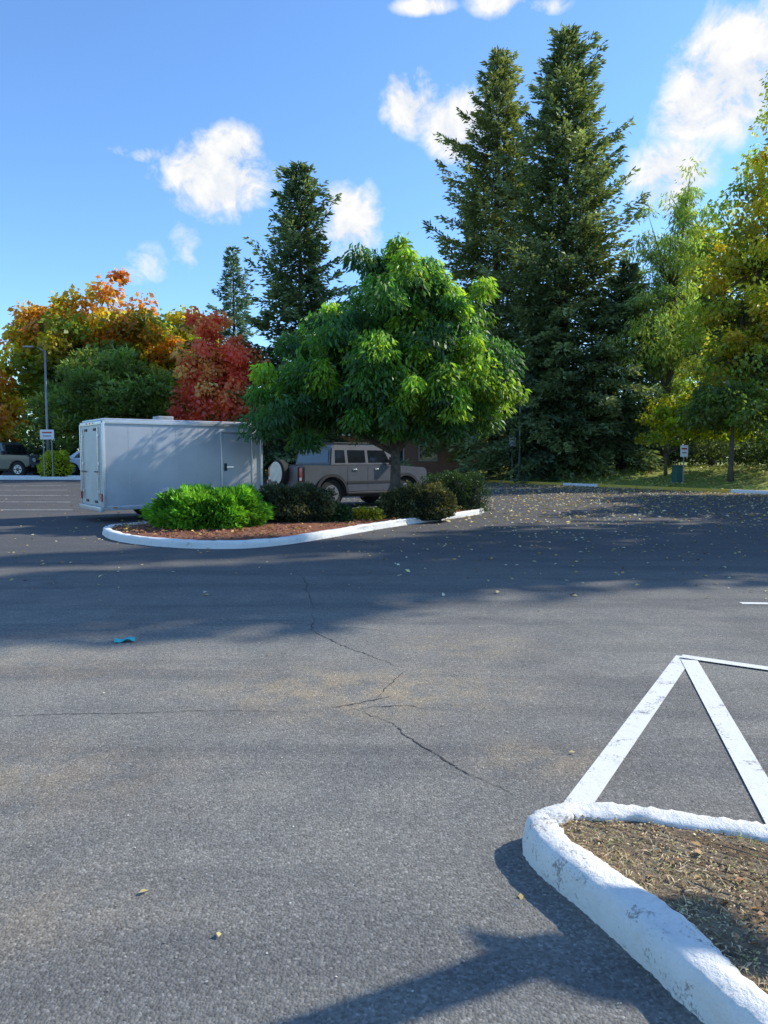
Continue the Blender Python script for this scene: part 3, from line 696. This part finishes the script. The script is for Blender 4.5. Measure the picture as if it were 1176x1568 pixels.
# ------------------------------------------------------------ cargo trailer
M_alu = simple('trailer_skin', (.49, .50, .515), .42, .15, var=.07, scale=1.2)
M_trim = simple('aluminium_trim', (.62, .62, .62), .35, .6, var=.06)
M_door = simple('trailer_door_skin', (.44, .45, .47), .4, .15, var=.05, scale=1.5)
M_rear = simple('trailer_ramp_skin', (.58, .56, .51), .5, .1, var=.08, scale=2)
M_amber = simple('amber_lamp', (.6, .2, .02), .3)
t = empty('enclosed_cargo_trailer', (-7.42, 18.85, 0), math.radians(36.5))
Lt, Wt, z0, z1 = 4.25, 2.0, .32, 2.52
box('body_shell', (Lt/2, 0, (z0+z1)/2), (Lt, Wt, z1-z0), M_alu, t, .03)
box('roof_cap', (Lt/2, 0, z1+.02), (Lt-.06, Wt-.06, .05), M_trim, t, .02)
for sg in (-1, 1):
    box('top_rail', (Lt/2, sg*(Wt/2+.008), z1-.05), (Lt+.02, .03, .09), M_trim, t, .008)
    box('bottom_rail', (Lt/2, sg*(Wt/2+.006), z0+.04), (Lt+.02, .026, .10), M_trim, t, .006)
    for x in (.0, Lt): box('corner_post', (x, sg*Wt/2, (z0+z1)/2), (.07, .07, z1-z0-.12), M_trim, t, .015)
    for i in range(1, 7):
        x = i*Lt/7
        if 2.85 < x < 4.1 and sg < 0: continue
        zs = z0+.12 if not .95 < x < 2.3 else z0+.72
        box('panel_seam', (x, sg*(Wt/2+.0005), (zs+z1-.12)/2), (.010, .003, z1-.12-zs), M_alu, t)
        for j in range(16):
            z = zs+.04+j*(z1-.2-zs)/15
            box('rivet', (x+.018, sg*(Wt/2+.002), z), (.016, .008, .016), M_trim, t)
    wx = 1.62
    p = arc(wx, .34, .50, 178, 2, 16)+list(reversed(arc(wx, .34, .42, 178, 2, 16)))
    ya, yb = (Wt/2-.05, Wt/2+.07) if sg > 0 else (-Wt/2-.07, -Wt/2+.05)
    prism('fender', p, ya, yb, M_trim, t)
    prism('wheel_arch_liner', arc(wx, .34, .43, 180, 0, 16), sg*(Wt/2+.004)-.003, sg*(Wt/2+.004)+.003, M_blk, t)
    cyl('tire', (wx, sg*(Wt/2-.05), .34), .34, .2, M_tire, t, k=32, bev=.03)
    cyl('rim', (wx, sg*(Wt/2+.048), .34), .2, .02, M_lampw, t, k=20)
    cyl('hub', (wx, sg*(Wt/2+.06), .34), .06, .03, M_chrome, t, k=12)
    for x in (.25, Lt-.12): box('marker_lamp', (x, sg*(Wt/2+.02), z0+.05), (.09, .015, .035), M_amber, t)
yd = -(Wt/2+.012)
box('side_door', (3.52, yd, 1.42), (.86, .02, 1.66), M_door, t, .008)
for x in (3.07, 3.97): box('door_frame', (x, yd-.006, 1.42), (.045, .03, 1.78), M_trim, t, .008)
for z in (.555, 2.285): box('door_frame', (3.52, yd-.006, z), (.85, .03, .045), M_trim, t, .008)
box('door_latch', (3.17, yd-.03, 1.35), (.07, .035, .2), M_blk, t, .01)
box('door_latch_bar', (3.3, yd-.02, 1.35), (.2, .02, .03), M_chrome, t)
for z in (.8, 1.5, 2.1): box('door_hinge', (3.985, yd-.026, z), (.06, .012, .1), M_trim, t)
box('ramp_door', (-.012, 0, 1.42), (.024, 1.82, 2.0), M_rear, t, .006)
box('rear_header', (-.02, 0, 2.45), (.04, 1.9, .09), M_trim, t, .01)
box('rear_sill', (-.05, 0, .33), (.10, 1.96, .12), M_trim, t, .01)
for sg in (-1, 1):
    box('cam_bar', (-.05, sg*.72, 1.45), (.025, .025, 1.8), M_chrome, t)
    for z in (.75, 1.45, 2.15): box('cam_bracket', (-.04, sg*.72, z), (.03, .12, .07), M_trim, t, .004)
    box('cam_handle', (-.07, sg*.58, 1.25), (.02, .3, .03), M_blk, t)
    for z in (.5, 2.3): box('ramp_hinge', (-.03, sg*.4, z), (.03, .2, .06), M_blk, t, .004)
    box('rear_lamp', (-.045, sg*.93, .62), (.02, .07, .2), M_red, t)
    box('warning_sticker', (-.0265, sg*.45, 1.1), (.004, .16, .1), M_lampw, t)
for y in (-.3, 0, .3): box('clearance_lamp', (-.045, y, 2.46), (.015, .08, .03), M_red, t)
M_vent = simple('vent_plastic', (.30, .31, .32), .5)
box('roof_vent', (1.75, -.3, z1+.10), (.42, .42, .13), M_vent, t, .03)
TT = Tubes()
TT.add([(Lt-.1, -.7, .36), (Lt+1.0, 0, .42), (Lt+1.15, 0, .45)], [.045, .045, .04]); TT.add([(Lt-.1, .7, .36), (Lt+1.0, 0, .42)], [.045, .045])
TT.add([(Lt+.7, 0, .1), (Lt+.7, 0, .95)], [.03, .03]); TT.obj('tongue_and_jack', M_blk, t)

# ------------------------------------------------------------ street furniture
M_post = simple('galvanised_post', (.28, .29, .29), .5, .5)
M_sign = simple('white_sign_face', (.75, .75, .75), .4, var=.05)
M_signr = simple('red_sign_print', (.5, .04, .03), .4)
def sign(x, y, ht, w, hh, rz=0, two=False):
    e = empty('parking_sign', (x, y, h(x, y)), rz)
    xs_ = (-w*.3, w*.3) if two else (0,)
    for a in xs_: cyl('post', (a, 0, ht/2), .03, ht, M_post, e, axis='Z', k=10)
    box('panel', (0, -.045, ht-hh/2), (w, .02, hh), M_sign, e, .006)
    box('print_bar', (0, -.058, ht-hh*.3), (w*.7, .004, hh*.14), M_signr, e)
    box('print_text', (0, -.058, ht-hh*.65), (w*.6, .004, hh*.08), M_blk, e)
    return e
sign(-17.3, 38.2, 2.55, .72, .5, two=True)
sign(8.0, 46.3, 2.9, .45, .6)
sign(15.6, 38.6, 2.1, .4, .6)
lp = empty('street_lamp', (-18.2, 40.2, h(-18, 40))); T = Tubes()
T.add([(0, 0, 0), (0, 0, 3), (0, 0, 6.8)], [.09, .07, .05], 10); T.add([(0, 0, 6.7), (-.35, 0, 6.95), (-.75, 0, 7.0)], [.035, .03, .03], 6)
T.obj('pole', M_post, lp); box('lamp_head', (-.9, 0, 6.99), (.5, .22, .1), M_post, lp, .03)
lp = empty('street_lamp', (8.4, 46.0, h(8.4, 46.0))); T = Tubes()
T.add([(0, 0, 0), (0, 0, 3), (0, 0, 6.2)], [.08, .06, .05], 10); T.obj('pole', M_post, lp); box('lamp_head', (0, -.1, 6.25), (.3, .5, .1), M_post, lp, .03)
ub = empty('utility_cabinet', (15.7, 39.6, h(15.7, 39.6)), .3)
M_ug = simple('cabinet_green', (.04, .13, .10), .6)
box('cabinet', (0, 0, .45), (.45, .4, .9), M_ug, ub, .03); box('lid', (0, 0, .92), (.5, .45, .06), M_ug, ub, .02); box('base', (0, 0, .03), (.6, .55, .06), M_post, ub)

# ------------------------------------------------------------ low brick building
def brick():
    m, nb, bs, pos, obj = mat('brick')
    b = nb.new('ShaderNodeTexBrick'); mp = nb.new('ShaderNodeMapping'); mp.inputs['Rotation'].default_value = (math.radians(90), 0, 0)
    nb.l.new(obj, mp.inputs[0]); nb.l.new(mp.outputs[0], b.inputs['Vector'])
    b.inputs['Color1'].default_value = (.46, .20, .13, 1); b.inputs['Color2'].default_value = (.38, .15, .10, 1); b.inputs['Mortar'].default_value = (.42, .36, .3, 1)
    b.inputs['Scale'].default_value = 4; nb.l.new(b.outputs[0], bs.inputs[0]); bs.inputs['Roughness'].default_value = .9
    return m
M_brick = brick()
M_roof = simple('roof_shingle', (.09, .075, .065), .9, scale=8)
bb = empty('brick_building', (0, 63, h(2, 63)-.3))
box('walls', (0, 0, 1.7), (26, 8, 3.4), M_brick, bb)
prism('roof', [(-13.6, 3.41), (13.6, 3.41), (12.2, 4.9), (-12.2, 4.9)], -4.6, 4.6, M_roof, bb, taper=lambda z: (z-3.41)*2.2)
box('fascia', (0, -4.62, 3.36), (27.2, .06, .22), M_sign, bb)
for x in (-10.5, -7.5, -4.5, -1.5, 3.5, 6.5, 9.5):
    box('window_frame', (x, -4.02, 1.9), (1.5, .08, 1.3), M_sign, bb); box('window_glass', (x, -4.07, 1.9), (1.34, .03, 1.14), M_glass, bb)
box('door', (1.0, -4.03, 1.35), (1.0, .08, 2.1), M_blk, bb); box('door_surround', (1.0, -4.01, 1.4), (1.2, .06, 2.3), M_sign, bb)

# ------------------------------------------------------------ camera
cd = bpy.data.cameras.new('camera'); cam = link(bpy.data.objects.new('camera', cd))
cam.location = (0, 0, 1.6); cam.rotation_euler = (math.radians(90-4.2), 0, 0)
cd.sensor_fit = 'VERTICAL'; cd.sensor_height = 36; cd.lens = 26.0; cd.clip_end = 3000; cd.clip_start = .05
S.camera = cam

# ------------------------------------------------------------ light
AZ, EL = math.radians(70), math.radians(38)
sd_ = Vector((math.sin(AZ)*math.cos(EL), math.cos(AZ)*math.cos(EL), math.sin(EL)))
ld = bpy.data.lights.new('sun', 'SUN'); ld.energy = 5.0; ld.angle = math.radians(.55); ld.color = (1, .95, .84)
so = link(bpy.data.objects.new('sun', ld)); so.rotation_euler = sd_.to_track_quat('Z', 'Y').to_euler(); so.location = (0, 0, 40)

W = bpy.data.worlds.new('World'); S.world = W; W.use_nodes = True
nb = NB(W.node_tree); bg = nb.n['Background']; out = nb.n['World Output']
sky = nb.new('ShaderNodeTexSky', sky_type='NISHITA', sun_disc=False)
sky.sun_elevation = EL; sky.sun_rotation = AZ; sky.air_density = 1.0; sky.dust_density = .2; sky.ozone_density = 2.5
nb.setin(bg.inputs[0], nb.mix(1.0, sky.outputs[0], (1.1, 1.44, 1.78), 'MULTIPLY')); bg.inputs[1].default_value = .15
tc = nb.new('ShaderNodeTexCoord'); g = tc.outputs['Generated']
sp = nb.new('ShaderNodeSeparateXYZ'); nb.l.new(g, sp.inputs[0])
az = nb.m('ARCTAN2', sp.outputs[0], sp.outputs[1]); el = nb.m('ARCSINE', sp.outputs[2])
n1 = nb.noise(g, 24, 9, .62, .3)
nz = nb.m('MULTIPLY', nb.m('SUBTRACT', n1, .5), 3.6)
CL = [(-.215, .345, .058, .038, 1.15), (-.20, .372, .04, .026, 1.0), (.035, .43, .034, .030, .95), (.095, .405, .040, .036, 1.0), (.43, .425, .065, .055, 1.05), (.38, .395, .04, .03, .9),
      (.148, .53, .035, .016, .9), (.05, .526, .035, .008, .8), (-.045, .30, .035, .04, 1.0), (-.256, .262, .025, .035, .36), (-.305, .24, .035, .03, .36), (-.31, .362, .035, .010, .5),
      (.36, .335, .045, .035, .9), (.20, .518, .04, .010, .5), (-.80, .4, .12, .06, 1), (1.0, .5, .15, .08, 1)]
tot = None
for a0, e0, w, hh, k in CL:
    dx = nb.m('DIVIDE', nb.m('SUBTRACT', az, a0), w); dy = nb.m('DIVIDE', nb.m('SUBTRACT', el, e0), hh)
    r2 = nb.m('MULTIPLY_ADD', dx, dx, nb.m('MULTIPLY', dy, dy))
    v = nb.m('MULTIPLY', nb.m('EXPONENT', nb.m('MULTIPLY', r2, -.8)), k*1.3)
    tot = v if tot is None else nb.m('MAXIMUM', tot, v)
den = nb.m('MULTIPLY', tot, nb.m('ADD', nz, 1.0))
fac = nb.ramp(den, [(.3, 0.0), (.55, .5), (.9, 1.0)])
cb = nb.new('ShaderNodeBackground')
nb.setin(cb.inputs[0], nb.ramp(n1, [(.38, (.74, .81, .92)), (.58, (1, 1, 1))])); cb.inputs[1].default_value = 1.0
mx = nb.new('ShaderNodeMixShader'); nb.l.new(fac, mx.inputs[0]); nb.l.new(bg.outputs[0], mx.inputs[1]); nb.l.new(cb.outputs[0], mx.inputs[2])
nb.l.new(mx.outputs[0], out.inputs[0])
S.view_settings.view_transform = 'Standard'; S.view_settings.look = 'None'; S.view_settings.exposure = 0
print('faces', sum(len(o.data.polygons) for o in bpy.data.objects if o.type == 'MESH'))
